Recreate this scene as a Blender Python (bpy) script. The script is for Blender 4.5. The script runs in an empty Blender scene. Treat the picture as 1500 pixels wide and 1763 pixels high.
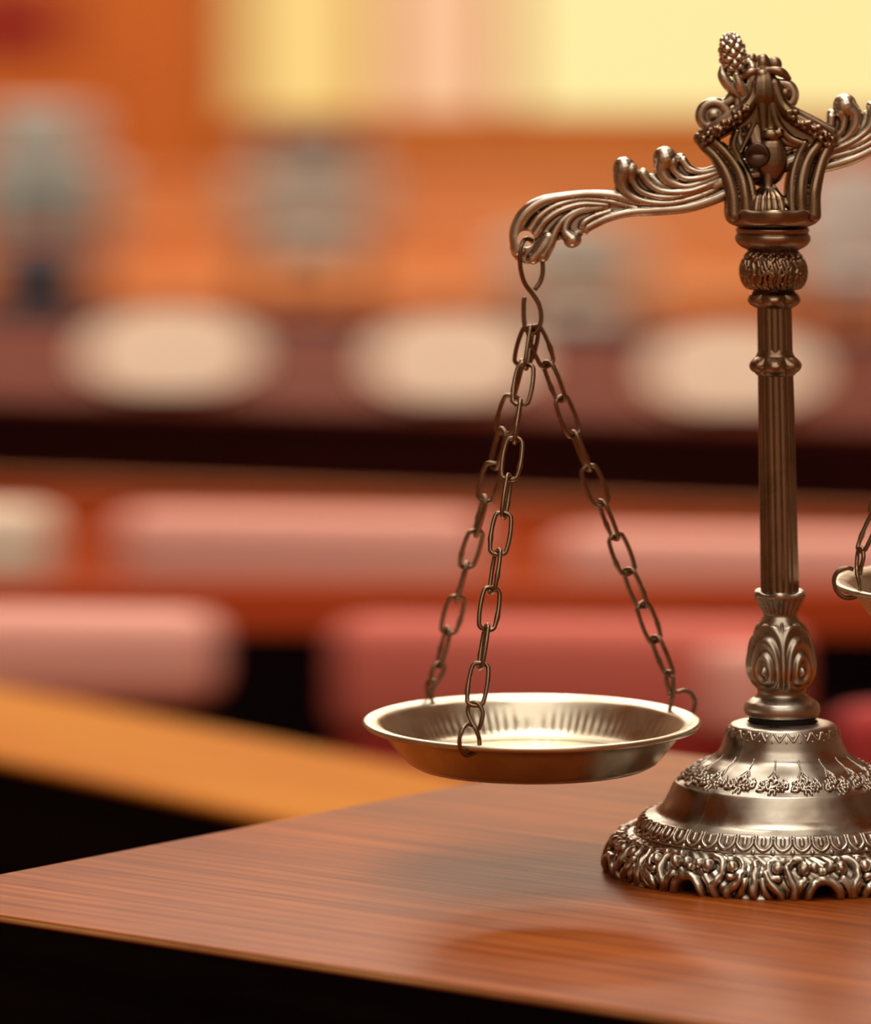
import bpy, bmesh, math, random
import numpy as np
from mathutils import Vector, Matrix
random.seed(7)
PI = math.pi
SC = bpy.context.scene
COL = SC.collection

# ---------------------------------------------------------------- camera, light, exposure
# level camera with a shifted lens: 9090 px focal length on a 1500 px wide frame
F = 9090.0; YH = -39.0; CAMZ = 1.26
cam_d = bpy.data.cameras.new('camera'); cam = bpy.data.objects.new('camera', cam_d); COL.objects.link(cam)
cam.location = (0, 0, CAMZ); cam.rotation_euler = (PI/2, 0, 0)
cam_d.sensor_fit = 'HORIZONTAL'; cam_d.sensor_width = 22.0; cam_d.lens = F/1500*22.0
cam_d.shift_y = -(881.5 - YH)/1500.0
cam_d.clip_start = 0.05; cam_d.clip_end = 100
cam_d.dof.use_dof = True; cam_d.dof.focus_distance = 1.965
cam_d.dof.aperture_ratio = 0.55
cam_d.dof.aperture_fstop = 133.3/25.0
SC.camera = cam
SC.view_settings.view_transform = 'Standard'; SC.view_settings.look = 'None'
SC.view_settings.gamma = 1.0; SC.view_settings.use_curve_mapping = False
SC.view_settings.exposure = 0.0
W = bpy.data.worlds.new('world'); SC.world = W; W.use_nodes = True
W.node_tree.nodes['Background'].inputs[0].default_value = (1.0, 0.72, 0.5, 1)
W.node_tree.nodes['Background'].inputs[1].default_value = 0.15

def area(name, loc, size, power, col, rot=(0, 0, 0)):
    d = bpy.data.lights.new(name, 'AREA'); d.shape = 'RECTANGLE'
    d.size, d.size_y = size; d.energy = power; d.color = col
    o = bpy.data.objects.new(name, d); o.location = loc; o.rotation_euler = rot; COL.objects.link(o)
    return o
WARM = (1.0, 0.84, 0.66)
CREAM = (1.0, 0.92, 0.78)
area('unseen_overhead_light', (0.0, 2.0, 4.85), (1.8, 1.8), 76, CREAM)
area('unseen_overhead_light', (0.2, -0.6, 4.85), (4.0, 1.6), 42, CREAM)  # added on the camera side to brighten the metal, source unseen
area('unseen_overhead_light', (0.0, -2.7, 4.85), (6.0, 2.0), 85, CREAM)  # added behind the camera to lift the column and chair backs
area('unseen_overhead_light', (0.2, 4.2, 4.85), (4.0, 1.4), 78, CREAM)  # added behind the scale to brighten the tops of the beam
for yy, pw in ((7.5, 150), (10.5, 150), (14.0, 200), (18.0, 330)):
    area('unseen_overhead_light', (-0.6, yy, 4.85), (4.0, 1.2), pw, WARM)  # unseen panels, powered to brighten the room behind the scale

# ---------------------------------------------------------------- helpers
def lin(r, g, b):
    f = lambda c: (c/255/12.92) if c/255 <= .04045 else ((c/255+.055)/1.055)**2.4
    return (f(r), f(g), f(b), 1.0)
def P(px, py, d):
    return Vector(((px-750)/F*d, d, CAMZ-(py-YH)/F*d))

def mat(name, col, rough=.5, metal=0.0, spec=.5, emis=None, estr=0, ior=1.45):
    m = bpy.data.materials.new(name); m.use_nodes = True
    b = m.node_tree.nodes['Principled BSDF']
    b.inputs['Base Color'].default_value = col
    b.inputs['Roughness'].default_value = rough; b.inputs['Metallic'].default_value = metal
    b.inputs['Specular IOR Level'].default_value = spec
    b.inputs['IOR'].default_value = 1.45 if spec > .25 else 1.12
    if emis:
        b.inputs['Emission Color'].default_value = emis; b.inputs['Emission Strength'].default_value = estr
    return m
def wood(name, c1, c2, scale=(2, 40, 40), rough=.35, spec=.5, bump=.02, detail=8, c3=None):
    m = mat(name, c1, rough, 0, spec); nt = m.node_tree; N = nt.nodes; L = nt.links
    b = N['Principled BSDF']
    tc = N.new('ShaderNodeTexCoord'); mp = N.new('ShaderNodeMapping'); mp.inputs['Scale'].default_value = scale
    L.new(tc.outputs['Object'], mp.inputs[0])
    n = N.new('ShaderNodeTexNoise'); n.inputs['Scale'].default_value = 1.0; n.inputs['Detail'].default_value = detail
    n.inputs['Roughness'].default_value = .62; n.inputs['Distortion'].default_value = .35
    L.new(mp.outputs[0], n.inputs['Vector'])
    r = N.new('ShaderNodeValToRGB'); L.new(n.outputs['Fac'], r.inputs[0])
    r.color_ramp.elements[0].position = .36; r.color_ramp.elements[0].color = c2
    r.color_ramp.elements[1].position = .64; r.color_ramp.elements[1].color = c1
    if c3:
        e = r.color_ramp.elements.new(.5); e.color = c3
    L.new(r.outputs[0], b.inputs['Base Color'])
    if bump:
        bp = N.new('ShaderNodeBump'); bp.inputs['Strength'].default_value = bump*8; bp.inputs['Distance'].default_value = .001
        L.new(n.outputs['Fac'], bp.inputs['Height']); L.new(bp.outputs[0], b.inputs['Normal'])
    return m
def metal(name, light, dark, rough=.3, patina=None, pstr=.0, p0=.44, p1=.53, nscale=120, nb=.06):
    """cast metal; crevices keep a dark patina (geometry based), random tarnish blotches"""
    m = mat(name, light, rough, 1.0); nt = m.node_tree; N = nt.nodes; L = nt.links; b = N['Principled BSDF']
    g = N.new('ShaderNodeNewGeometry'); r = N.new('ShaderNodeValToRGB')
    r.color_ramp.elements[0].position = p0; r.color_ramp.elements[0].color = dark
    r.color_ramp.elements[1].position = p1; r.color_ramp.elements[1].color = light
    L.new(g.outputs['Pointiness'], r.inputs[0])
    tc = N.new('ShaderNodeTexCoord')
    n = N.new('ShaderNodeTexNoise'); n.inputs['Scale'].default_value = nscale; n.inputs['Detail'].default_value = 5
    L.new(tc.outputs['Object'], n.inputs['Vector'])
    out = r.outputs[0]
    if patina:
        n2 = N.new('ShaderNodeTexNoise'); n2.inputs['Scale'].default_value = 55; n2.inputs['Detail'].default_value = 3
        L.new(tc.outputs['Object'], n2.inputs['Vector'])
        r2 = N.new('ShaderNodeValToRGB'); r2.color_ramp.elements[0].position = .48; r2.color_ramp.elements[1].position = .68
        r2.color_ramp.elements[1].color = (pstr, pstr, pstr, 1)
        L.new(n2.outputs['Fac'], r2.inputs[0])
        mx = N.new('ShaderNodeMix'); mx.data_type = 'RGBA'
        L.new(r2.outputs[0], mx.inputs[0]); L.new(out, mx.inputs[6]); mx.inputs[7].default_value = patina
        out = mx.outputs[2]
    L.new(out, b.inputs['Base Color'])
    mr = N.new('ShaderNodeMapRange'); mr.inputs[1].default_value = .3; mr.inputs[2].default_value = .7
    mr.inputs[3].default_value = max(.05, rough-.07); mr.inputs[4].default_value = rough+.12
    L.new(n.outputs['Fac'], mr.inputs[0]); L.new(mr.outputs[0], b.inputs['Roughness'])
    bp = N.new('ShaderNodeBump'); bp.inputs['Strength'].default_value = nb; bp.inputs['Distance'].default_value = .0006
    L.new(n.outputs['Fac'], bp.inputs['Height']); L.new(bp.outputs[0], b.inputs['Normal'])
    return m

def thing(name, label, cat, loc=(0, 0, 0), rz=0, group=None):
    o = bpy.data.objects.new(name, None); COL.objects.link(o); o.location = loc; o.rotation_euler = (0, 0, rz)
    o.empty_display_size = .05
    o['label'] = label; o['category'] = cat
    if group: o['group'] = group
    return o
def tag(o, label, cat, group=None):
    o['label'] = label; o['category'] = cat
    if group: o['group'] = group
    return o
def struct(o):
    o['kind'] = 'structure'; return o
def link_mesh(name, me, m, parent=None, smooth=True, label=None):
    o = bpy.data.objects.new(name, me); COL.objects.link(o)
    if m: me.materials.clear(); me.materials.append(m)
    if smooth:
        me.polygons.foreach_set('use_smooth', [True]*len(me.polygons))
    if parent: o.parent = parent
    if label: o['label'] = label
    return o
def obj(name, bm, m, parent=None, smooth=False, label=None):
    bmesh.ops.recalc_face_normals(bm, faces=bm.faces)
    me = bpy.data.meshes.new(name); bm.to_mesh(me); bm.free()
    return link_mesh(name, me, m, parent, smooth, label)
def box(bm, c, s, rz=0, bev=0, rx=0):
    t = bmesh.new(); bmesh.ops.create_cube(t, size=1)
    bmesh.ops.scale(t, vec=s, verts=t.verts)
    if bev:
        bmesh.ops.bevel(t, geom=list(t.edges), offset=bev, segments=3, affect='EDGES', profile=.5)
    M = Matrix.Translation(c) @ Matrix.Rotation(rz, 4, 'Z') @ Matrix.Rotation(rx, 4, 'X')
    bmesh.ops.transform(t, matrix=M, verts=t.verts)
    me = bpy.data.meshes.new('t'); t.to_mesh(me); t.free(); bm.from_mesh(me); bpy.data.meshes.remove(me)
def boxo(name, c, s, m, parent=None, rz=0, bev=0, rx=0, smooth=False, label=None):
    bm = bmesh.new(); box(bm, (0, 0, 0), s, 0, bev)
    o = obj(name, bm, m, parent, smooth, label); o.location = c; o.rotation_euler = (rx, 0, rz)
    return o

def catmull(pts, n):
    """pts: array (k, d) -> smooth resample n per span"""
    p = np.array(pts, float); k = len(p)
    if k < 3:
        t = np.linspace(0, 1, n+1)[:, None]; return p[0]*(1-t)+p[-1]*t
    e = np.vstack([2*p[0]-p[1], p, 2*p[-1]-p[-2]]); out = []
    for i in range(k-1):
        a, b, c, d = e[i], e[i+1], e[i+2], e[i+3]
        for t in np.linspace(0, 1, n, endpoint=False):
            out.append(.5*((2*b)+(-a+c)*t+(2*a-5*b+4*c-d)*t*t+(-a+3*b-3*c+d)*t**3))
    out.append(p[-1]); return np.array(out)

def tube(bm, pts, seg=12, closed=False, bump=None):
    """pts: array rows (x, y, z, radius); round capped tube"""
    p = np.array(pts, float); n = len(p); rings = []
    up = None
    for i in range(n):
        a = Vector(p[(i-1) % n][:3]) if (closed or i > 0) else Vector(p[0][:3])
        b = Vector(p[(i+1) % n][:3]) if (closed or i < n-1) else Vector(p[-1][:3])
        t = (b-a).normalized()
        if up is None:
            up = Vector((0, 1, 0)) if abs(t.y) < .9 else Vector((1, 0, 0))
        up = (up - t*up.dot(t)).normalized(); s = t.cross(up)
        c = Vector(p[i][:3]); r = p[i][3]
        rings.append([bm.verts.new(c+(up*math.cos(q)+s*math.sin(q))*r) for q in [2*PI*k/seg for k in range(seg)]])
    for i in range(n if closed else n-1):
        A, B = rings[i], rings[(i+1) % n]
        for k in range(seg):
            bm.faces.new((A[k], A[(k+1) % seg], B[(k+1) % seg], B[k]))
    if not closed:
        bm.faces.new(rings[0][::-1]); bm.faces.new(rings[-1])
def ball(bm, c, r, seg=16, rot=None):
    t = bmesh.new(); bmesh.ops.create_uvsphere(t, u_segments=seg, v_segments=seg//2+2, radius=1)
    if not hasattr(r, '__len__'): r = (r, r, r)
    M = Matrix.Translation(c)
    if rot is not None: M = M @ Matrix.Rotation(rot, 4, 'Y')
    M = M @ Matrix.Diagonal((r[0], r[1], r[2], 1))
    bmesh.ops.transform(t, matrix=M, verts=t.verts)
    me = bpy.data.meshes.new('t'); t.to_mesh(me); t.free(); bm.from_mesh(me); bpy.data.meshes.remove(me)

def cast(name, bm, m, parent, voxel, smooth_it=2, label=None, cut=None):
    """weld overlapping volumes into one continuous cast surface"""
    bmesh.ops.recalc_face_normals(bm, faces=bm.faces)
    me = bpy.data.meshes.new('t'); bm.to_mesh(me); bm.free()
    o = bpy.data.objects.new('t', me); COL.objects.link(o)
    r = o.modifiers.new('r', 'REMESH'); r.mode = 'VOXEL'; r.voxel_size = voxel; r.adaptivity = 0
    co = None
    if cut is not None:
        bmesh.ops.recalc_face_normals(cut, faces=cut.faces)
        cme = bpy.data.meshes.new('c'); cut.to_mesh(cme); cut.free(); co = bpy.data.objects.new('c', cme); COL.objects.link(co)
        b = o.modifiers.new('b', 'BOOLEAN'); b.operation = 'DIFFERENCE'; b.object = co; b.solver = 'EXACT'
    s = o.modifiers.new('s', 'SMOOTH'); s.iterations = smooth_it; s.factor = .5
    bpy.context.view_layer.update()
    dg = bpy.context.evaluated_depsgraph_get()
    nm = bpy.data.meshes.new_from_object(o.evaluated_get(dg))
    bpy.data.objects.remove(o); bpy.data.meshes.remove(me)
    if co: bpy.data.objects.remove(co)
    nm.name = name
    return link_mesh(name, nm, m, parent, True, label)

U = .00022                       # metres per photo pixel at the scale's distance (2.0 m)
AX, BY = 1348.0, 1497.0
def S(px, py, dy=0):             # photo pixel + depth in the same unit -> scale's own coordinates
    return Vector(((px-AX)*U, dy*U, (BY-py)*U))

def resample(prof, step=1.5):
    p = np.array(prof, float); d = np.r_[0, np.cumsum(np.hypot(*np.diff(p, axis=0).T))]
    s = np.arange(0, d[-1], step); s = np.r_[s, d[-1]]
    return np.c_[np.interp(s, d, p[:, 0]), np.interp(s, d, p[:, 1])], s
def lathe(name, prof, nth, m, parent, relief=None, step=1.5, axis=lambda y: AX, label=None, capped=False, fn=None):
    """prof: (radius, photo y) rows from the bottom up; relief(theta, r, y, s)->height in px"""
    q = catmull(prof, 6); q[:, 0] = np.maximum(q[:, 0], 0)
    p, s = resample(q, step)
    t = np.gradient(p, axis=0); nrm = np.c_[-t[:, 1], t[:, 0]]; nrm /= np.linalg.norm(nrm, axis=1)[:, None]+1e-9
    th = np.linspace(-PI, PI, nth, endpoint=False)
    TH, R = np.meshgrid(th, p[:, 0]); Y = np.repeat(p[:, 1][:, None], nth, 1); Ss = np.repeat(s[:, None], nth, 1)
    H = relief(TH, R, Y, Ss) if relief else np.zeros_like(TH)
    R2 = R + H*nrm[:, 0][:, None]; Y2 = Y + H*nrm[:, 1][:, None]
    if fn: R2, Y2 = fn(TH, R2, Y2)
    ax = np.vectorize(axis)(Y2[:, 0])[:, None]
    X = (ax - AX + R2*np.sin(TH))*U; D = -R2*np.cos(TH)*U; Z = (BY-Y2)*U      # theta 0 faces the camera
    v = np.stack([X, D, Z], -1).reshape(-1, 3); nr = len(p)
    i = np.arange(nr-1)[:, None]*nth; j = np.arange(nth)[None, :]; j2 = (j+1) % nth
    f = np.stack([i+j, i+j2, i+nth+j2, i+nth+j], -1).reshape(-1, 4)
    faces = f.tolist()
    if capped: faces += [list(range(nth))[::-1], list(range((nr-1)*nth, nr*nth))]
    me = bpy.data.meshes.new(name); me.from_pydata(v.tolist(), [], faces); me.update()
    return link_mesh(name, me, m, parent, True, label)

def stroke_map(strokes, w, h, res=1.0):
    """height map (px) of raised strokes: each (points, radius, height)"""
    xs = np.arange(0, w+res, res); ys = np.arange(0, h+res, res); X, Y = np.meshgrid(xs, ys); H = np.zeros_like(X)
    for pts, r, hh in strokes:
        q = catmull(pts, 5) if len(pts) > 1 else np.array(pts, float)
        d = np.full_like(X, 1e9)
        if len(q) == 1: d = np.hypot(X-q[0, 0], Y-q[0, 1])
        for a, b in zip(q[:-1], q[1:]):
            ab = b-a; L2 = (ab**2).sum()+1e-9
            t = np.clip(((X-a[0])*ab[0]+(Y-a[1])*ab[1])/L2, 0, 1)
            d = np.minimum(d, np.hypot(X-a[0]-t*ab[0], Y-a[1]-t*ab[1]))
        H = np.maximum(H, hh*np.sqrt(np.clip(1-(d/r)**2, 0, 1)))
    def look(x, y):
        x = np.clip(x/res, 0, len(xs)-1.001); y = np.clip(y/res, 0, len(ys)-1.001)
        i = x.astype(int); j = y.astype(int); fx = x-i; fy = y-j
        return (H[j, i]*(1-fx)*(1-fy)+H[j, i+1]*fx*(1-fy)+H[j+1, i]*(1-fx)*fy+H[j+1, i+1]*fx*fy)
    return look

# ---------------------------------------------------------------- materials
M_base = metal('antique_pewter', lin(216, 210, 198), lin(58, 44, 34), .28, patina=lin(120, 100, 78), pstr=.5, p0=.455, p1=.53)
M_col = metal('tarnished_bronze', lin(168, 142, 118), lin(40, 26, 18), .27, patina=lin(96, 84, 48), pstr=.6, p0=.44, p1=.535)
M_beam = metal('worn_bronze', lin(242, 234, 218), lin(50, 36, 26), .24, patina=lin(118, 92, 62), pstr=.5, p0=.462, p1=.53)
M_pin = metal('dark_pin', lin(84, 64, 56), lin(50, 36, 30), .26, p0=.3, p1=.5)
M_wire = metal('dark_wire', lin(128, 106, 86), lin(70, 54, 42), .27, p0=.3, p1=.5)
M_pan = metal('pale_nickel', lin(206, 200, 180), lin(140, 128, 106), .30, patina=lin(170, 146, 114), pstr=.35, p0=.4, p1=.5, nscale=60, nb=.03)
M_black = mat('gap_shade_black', lin(12, 10, 9), .7)
M_table = wood('varnished_mahogany', lin(164, 86, 30), lin(112, 50, 18), (3, 190, 60), .36, .3, .006, c3=lin(140, 68, 23))
def scratches(m):
    nt = m.node_tree; N = nt.nodes; L = nt.links; b = N['Principled BSDF']; src = b.inputs['Base Color'].links[0].from_socket
    tc = N.new('ShaderNodeTexCoord'); mp = N.new('ShaderNodeMapping'); mp.inputs['Scale'].default_value = (14, 900, 60); mp.inputs['Rotation'].default_value = (0, 0, .04)
    L.new(tc.outputs['Object'], mp.inputs[0]); n = N.new('ShaderNodeTexNoise'); n.inputs['Scale'].default_value = 1; n.inputs['Detail'].default_value = 4
    L.new(mp.outputs[0], n.inputs['Vector'])
    r = N.new('ShaderNodeValToRGB'); r.color_ramp.elements[0].position = .56; r.color_ramp.elements[0].color = (0, 0, 0, 1); r.color_ramp.elements[1].position = .74; r.color_ramp.elements[1].color = (.30, .30, .30, 1)
    L.new(n.outputs['Fac'], r.inputs[0])
    mx = N.new('ShaderNodeMix'); mx.data_type = 'RGBA'; L.new(r.outputs[0], mx.inputs[0]); L.new(src, mx.inputs[6]); mx.inputs[7].default_value = lin(214, 150, 92)
    # broad darker clouds of the stain
    n2 = N.new('ShaderNodeTexNoise'); n2.inputs['Scale'].default_value = 9; n2.inputs['Detail'].default_value = 3; L.new(tc.outputs['Object'], n2.inputs['Vector'])
    mr = N.new('ShaderNodeMapRange'); mr.inputs[1].default_value = .35; mr.inputs[2].default_value = .7; mr.inputs[3].default_value = .78; mr.inputs[4].default_value = 1.12
    L.new(n2.outputs['Fac'], mr.inputs[0])
    mu = N.new('ShaderNodeMix'); mu.data_type = 'RGBA'; mu.blend_type = 'MULTIPLY'; mu.inputs[0].default_value = 1
    L.new(mx.outputs[2], mu.inputs[6]); L.new(mr.outputs[0], mu.inputs[7]); L.new(mu.outputs[2], b.inputs['Base Color'])
scratches(M_table)
M_table.node_tree.nodes['Principled BSDF'].inputs['IOR'].default_value = 1.10
M_table.node_tree.nodes['Principled BSDF'].inputs['Specular IOR Level'].default_value = .5
M_edge = wood('worn_highlight_edge', lin(210, 170, 110), lin(150, 100, 60), (6, 60, 60), .5)  # pale tone paints in edge wear together with the bevel highlight
M_dark = wood('shade_black_wood', lin(20, 12, 14), lin(10, 6, 8), (3, 50, 50), .6, .15)  # near-black colour carries the shade of unlit panels

# ================================================================ ROOM
X0, X1, Y0, Y1, ZC = -5.0, 5.0, -4.0, 23.0, 5.0
M_wall = wood('orange_wood_panelling', lin(206, 132, 56), lin(184, 106, 40), (3, 3, .6), .45, .3)
M_cream = mat('cream_paint', lin(226, 214, 196), .7)
M_side = wood('brown_side_panelling', lin(160, 130, 104), lin(140, 112, 88), (3, 3, .6), .5, .3)
M_floor = wood('red_brown_floor', lin(172, 112, 78), lin(150, 96, 66), (8, .8, 1), .6, .15)
M_ceil = mat('cream_ceiling', lin(228, 206, 170), .8)
def wallbox(name, lo, hi, m):
    c = [(a+b)/2 for a, b in zip(lo, hi)]; s = [b-a for a, b in zip(lo, hi)]
    return struct(boxo(name, c, s, m))
wallbox('floor', (X0, Y0, -.1), (X1, Y1+.8, 0), M_floor)
wallbox('ceiling', (X0, Y0, ZC), (X1, Y1+.8, ZC+.1), M_ceil)
wallbox('wall_left', (X0-.1, Y0-.1, -.1), (X0, Y1+.8, ZC+.1), M_side)
wallbox('wall_right', (X1, Y0-.1, -.1), (X1+.1, Y1+.8, ZC+.1), M_side)
wallbox('wall_front', (X0, Y0-.1, -.1), (X1, Y0, ZC+.1), M_cream)
# back wall with two tall window openings
wx = lambda px: (px-750)/F*Y1
WZ0, WZ1 = .62, 4.0
bm = bmesh.new()
for a, b, z0, z1 in ((X0, X1, 0, WZ0), (X0, X1, WZ1, ZC), (X0, wx(398), WZ0, WZ1), (2.6, X1, WZ0, WZ1)):
    box(bm, ((a+b)/2, Y1+.05, (z0+z1)/2), (b-a, .1, z1-z0))
struct(obj('wall_back', bm, M_wall))
M_glow = mat('lit_pane', lin(60, 50, 30), .4, emis=(.97, .66, .22, 1), estr=.95)
M_glow2 = mat('lit_pane_bright', lin(60, 50, 30), .4, emis=(1.0, .82, .36, 1), estr=1.0)
M_glow3 = mat('glowing_peach_stripe', lin(60, 50, 40), .6, emis=(.97, .56, .31, 1), estr=.95)
M_frame = wood('window_oak', lin(214, 150, 70), lin(190, 120, 50), (2, 2, 2), .5)
def window(n, a, b, m, muntins):
    fr = bmesh.new(); t = .05
    for (x0, x1, z0, z1) in ((a, a+t, WZ0, WZ1), (b-t, b, WZ0, WZ1), (a+t, b-t, WZ0, WZ0+t), (a+t, b-t, WZ1-t, WZ1)) + tuple((x-.02, x+.02, WZ0+t, WZ1-t) for x in muntins):
        box(fr, ((x0+x1)/2, Y1+.03, (z0+z1)/2), (x1-x0, .06, z1-z0))
    w = struct(obj('window_%d' % n, fr, M_frame))
    g = boxo('pane', ((a+b)/2, Y1+.085, (WZ0+WZ1)/2), (b-a-.02, .01, WZ1-WZ0-.02), m, w)
window(1, wx(398), wx(648), M_glow, [])
window(2, wx(872), 2.6, M_glow2, [])
window(3, wx(650), wx(870), M_glow3, [])  # peach wall stripe, built as a window with added glow to look lit
# stepped dais in front of the back wall
M_step = wood('dais_riser_wood', lin(208, 138, 82), lin(190, 116, 64), (1, 3, 6), .5, .3)
M_tread = wood('dais_tread_wood', lin(214, 148, 100), lin(200, 130, 84), (1, 3, 6), .4, .4)
for k, (y0, z) in enumerate(((19.0, .15), (20.3, .30), (21.6, .45))):
    z0 = z-.15
    d = struct(boxo('trim_%d' % (k+2), (0, (y0+Y1)/2, (z0+z-.03)/2), (X1-X0, Y1-y0, z-.03-z0), M_step))
    boxo('tread', (0, (y0+Y1)/2 - .01, z-.015-(z0+z-.03)/2), (X1-X0, Y1-y0+.02, .03), M_tread).parent = d
    d.children[0].location = (0, -.01, z-.015-(z0+z-.03)/2)

# ================================================================ TABLE UNDER THE SCALE
TZ = CAMZ-.338
TA = math.atan2(-.182, .228)
tb = thing('table', 'varnished red-brown wooden table with dark front, carrying the balance scale', 'table', (-.2036, 1.941, 0), TA)
TW, TD = 1.7, .474
bm = bmesh.new(); box(bm, (TW/2, TD/2, TZ-.0015), (TW, TD, .003), bev=.0008)
tt = obj('tabletop', bm, M_table, tb, True)
boxo('edge_strip', (TW/2, .0004, TZ-.0016), (TW-.004, .0014, .0016), M_edge, tb, bev=.0005, label='pale strip with painted wear and highlight along the front of the table top')
boxo('front_panel', (TW/2, .0105, (TZ-.003)/2), (TW, .02, TZ-.0032), M_dark, tb, label='near-black front panel of the table')  # front face lies in shade; its darkness is put into the colour
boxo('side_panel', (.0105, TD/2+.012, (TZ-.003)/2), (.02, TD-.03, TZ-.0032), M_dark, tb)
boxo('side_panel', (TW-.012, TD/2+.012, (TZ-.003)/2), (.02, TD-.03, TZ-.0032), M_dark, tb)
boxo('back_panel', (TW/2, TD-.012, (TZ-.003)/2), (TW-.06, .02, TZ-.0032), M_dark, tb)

# ================================================================ BALANCE SCALE
sc = thing('balance_scale', 'antique metal balance scale with two chain-hung pans on the wooden table', 'balance scale',
           ((AX-750)/F*2.0, 2.0, TZ))
# ---- base: skirt of scrolls, cove, bell
base_prof = [(293, 1497), (299, 1489), (301, 1478), (297, 1465), (288, 1452), (276, 1442), (264, 1435), (256, 1431), (255, 1427), (250, 1418),
             (243, 1409), (238, 1403), (230, 1400), (217, 1394), (206, 1383), (198, 1368), (192, 1355), (187, 1346), (181, 1342),
             (172, 1337), (158, 1326), (142, 1315), (126, 1306), (114, 1297), (106, 1284), (101, 1270), (97.5, 1259), (93, 1250), (86, 1244.5), (74, 1242), (61, 1241)]
NA = 8; PER = 2*PI*306/NA; HP = PER/2
sk = [([(0, 33), (13, 30), (23, 21), (28, 9), (29, 0)], 8, 12),                       # rim of the arch
      ([(14, 58)], 10, 11), ([(3, 50)], 7, 7),
      ([(34, 54)], 12.5, 15), ([(50, 8), (44, 22), (34, 34)], 8, 8),
      ([(34, 70), (52, 68), (63, 54), (60, 36), (50, 20), (54, 4)], 7.5, 12),         # S scroll
      ([(80, 54)], 11.5, 14), ([(70, 70), (90, 68), (98, 54), (90, 38), (78, 36)], 7, 10),
      ([(74, 4), (76, 16), (92, 28), (99, 44)], 8, 11), ([(92, 3), (100, 16), (106, 32)], 6.5, 8),
      ([(HP, 0), (HP, 40), (HP, 66)], 9, 9), ([(96, 1), (HP, 3)], 7, 11)]
skirt = stroke_map(sk, HP+2, 92)
# flower garland, 18 repeats
GP = 2*PI*160/18
rg = np.random.RandomState(3); fl = []
for gx, gy, gr in ((GP*.25, 17, 7), (GP*.75, 14, 6)):
    fl += [([(gx, gy)], gr*.55, 6)]
    for k in range(6):
        a = k*PI/3+gx; fl.append(([(gx+gr*math.cos(a), gy+gr*math.sin(a))], gr*.48, 5))
for k in range(18):
    x, y = rg.uniform(0, GP), rg.uniform(2, 30); a = rg.uniform(0, PI)
    fl.append(([(x, y), (x+6*math.cos(a), y+6*math.sin(a)), (x+9*math.cos(a+.7), y+9*math.sin(a+.7))], 2.2, 4.0))
fl += [([(GP/2, 20), (GP/2+.6, 40), (GP/2, 62)], 1.5, 2.0), ([(GP/2, 44), (GP/2-6, 37), (GP/2-9, 33)], 1.4, 1.9), ([(GP/2, 44), (GP/2+6, 37), (GP/2+9, 33)], 1.4, 1.9)]
garl = stroke_map(fl, GP, 72, .5)
EP = 2*PI*250/48
eggs = stroke_map([([(3, 26), (4, 14), (EP/2, 6), (EP-4, 14), (EP-3, 26)], 2.6, 4.2), ([(EP/2, 22), (EP/2, 16)], 4.2, 5.0), ([(0, 4)], 3.5, 3.4), ([(EP, 4)], 3.5, 3.4), ([(0, 24)], 2.5, 3), ([(EP, 24)], 2.5, 3)], EP, 32, .5)
BP = 2*PI*95/26
bead = stroke_map([([(2, 15), (BP/2-2, 5), (BP/2, 3), (BP/2+2, 5), (BP-2, 15)], 1.5, 1.8), ([(BP/2, 11)], 2.2, 1.8), ([(0, 2)], 1.6, 1.6), ([(BP, 2)], 1.6, 1.6)], BP, 18, .25)
PH = math.radians(9.5)
def base_relief(th, r, y, s):
    a = ((th-PH)*306) % PER; a = np.minimum(a, PER-a)
    H = skirt(a, s)*np.clip((86-s)/8, 0, 1)*(s < 86)
    # irregular cast edge
    H += np.where(s < 86, 1.5*np.sin(th*61+s*.22)*np.sin(th*23+s*.05), 0)
    yy = 1430-y
    H += np.where((y < 1429) & (y > 1402), eggs((th*250) % EP, np.clip(yy, 0, 30))*.75, 0)
    sg = np.where(y < 1343, 1343-y, -1)*1.25
    g = garl((th*160) % GP, np.clip(sg, 0, 71))*np.clip(1-(sg-40)/40, 0.35, 1)
    ragged = 1.0
    H += np.where((sg > 0) & (sg < 70), g*ragged, 0)
    sb = np.where(y < 1266, 1266-y, -1)
    H += np.where((sb > 0) & (y > 1248), bead((th*95) % BP, np.clip(sb, 0, 17))*.6, 0)
    return H
def cutouts(th, r, y):
    a = ((th-PH)*306) % PER; a = np.minimum(a, PER-a); h = 1497-y
    d = np.hypot(a, np.clip(h-4, 0, None))
    k = np.clip((19-d)/2.0, 0, 1)
    return r-k*np.minimum(70, r*.3), y
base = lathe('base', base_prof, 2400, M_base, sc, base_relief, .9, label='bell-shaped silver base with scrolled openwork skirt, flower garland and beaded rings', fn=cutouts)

AXL = lambda y: 1347.5-(1240-y)*.0200 if y < 1240 else 1347.5
lathe('gap_shade_core', [(58, 1246), (58, 1238), (58, 1229)], 96, M_black, sc, None, 2, AXL, 'black core painting the shade in the gap under the column foot', True)  # solid black core, shade of the gap painted as colour
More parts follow.
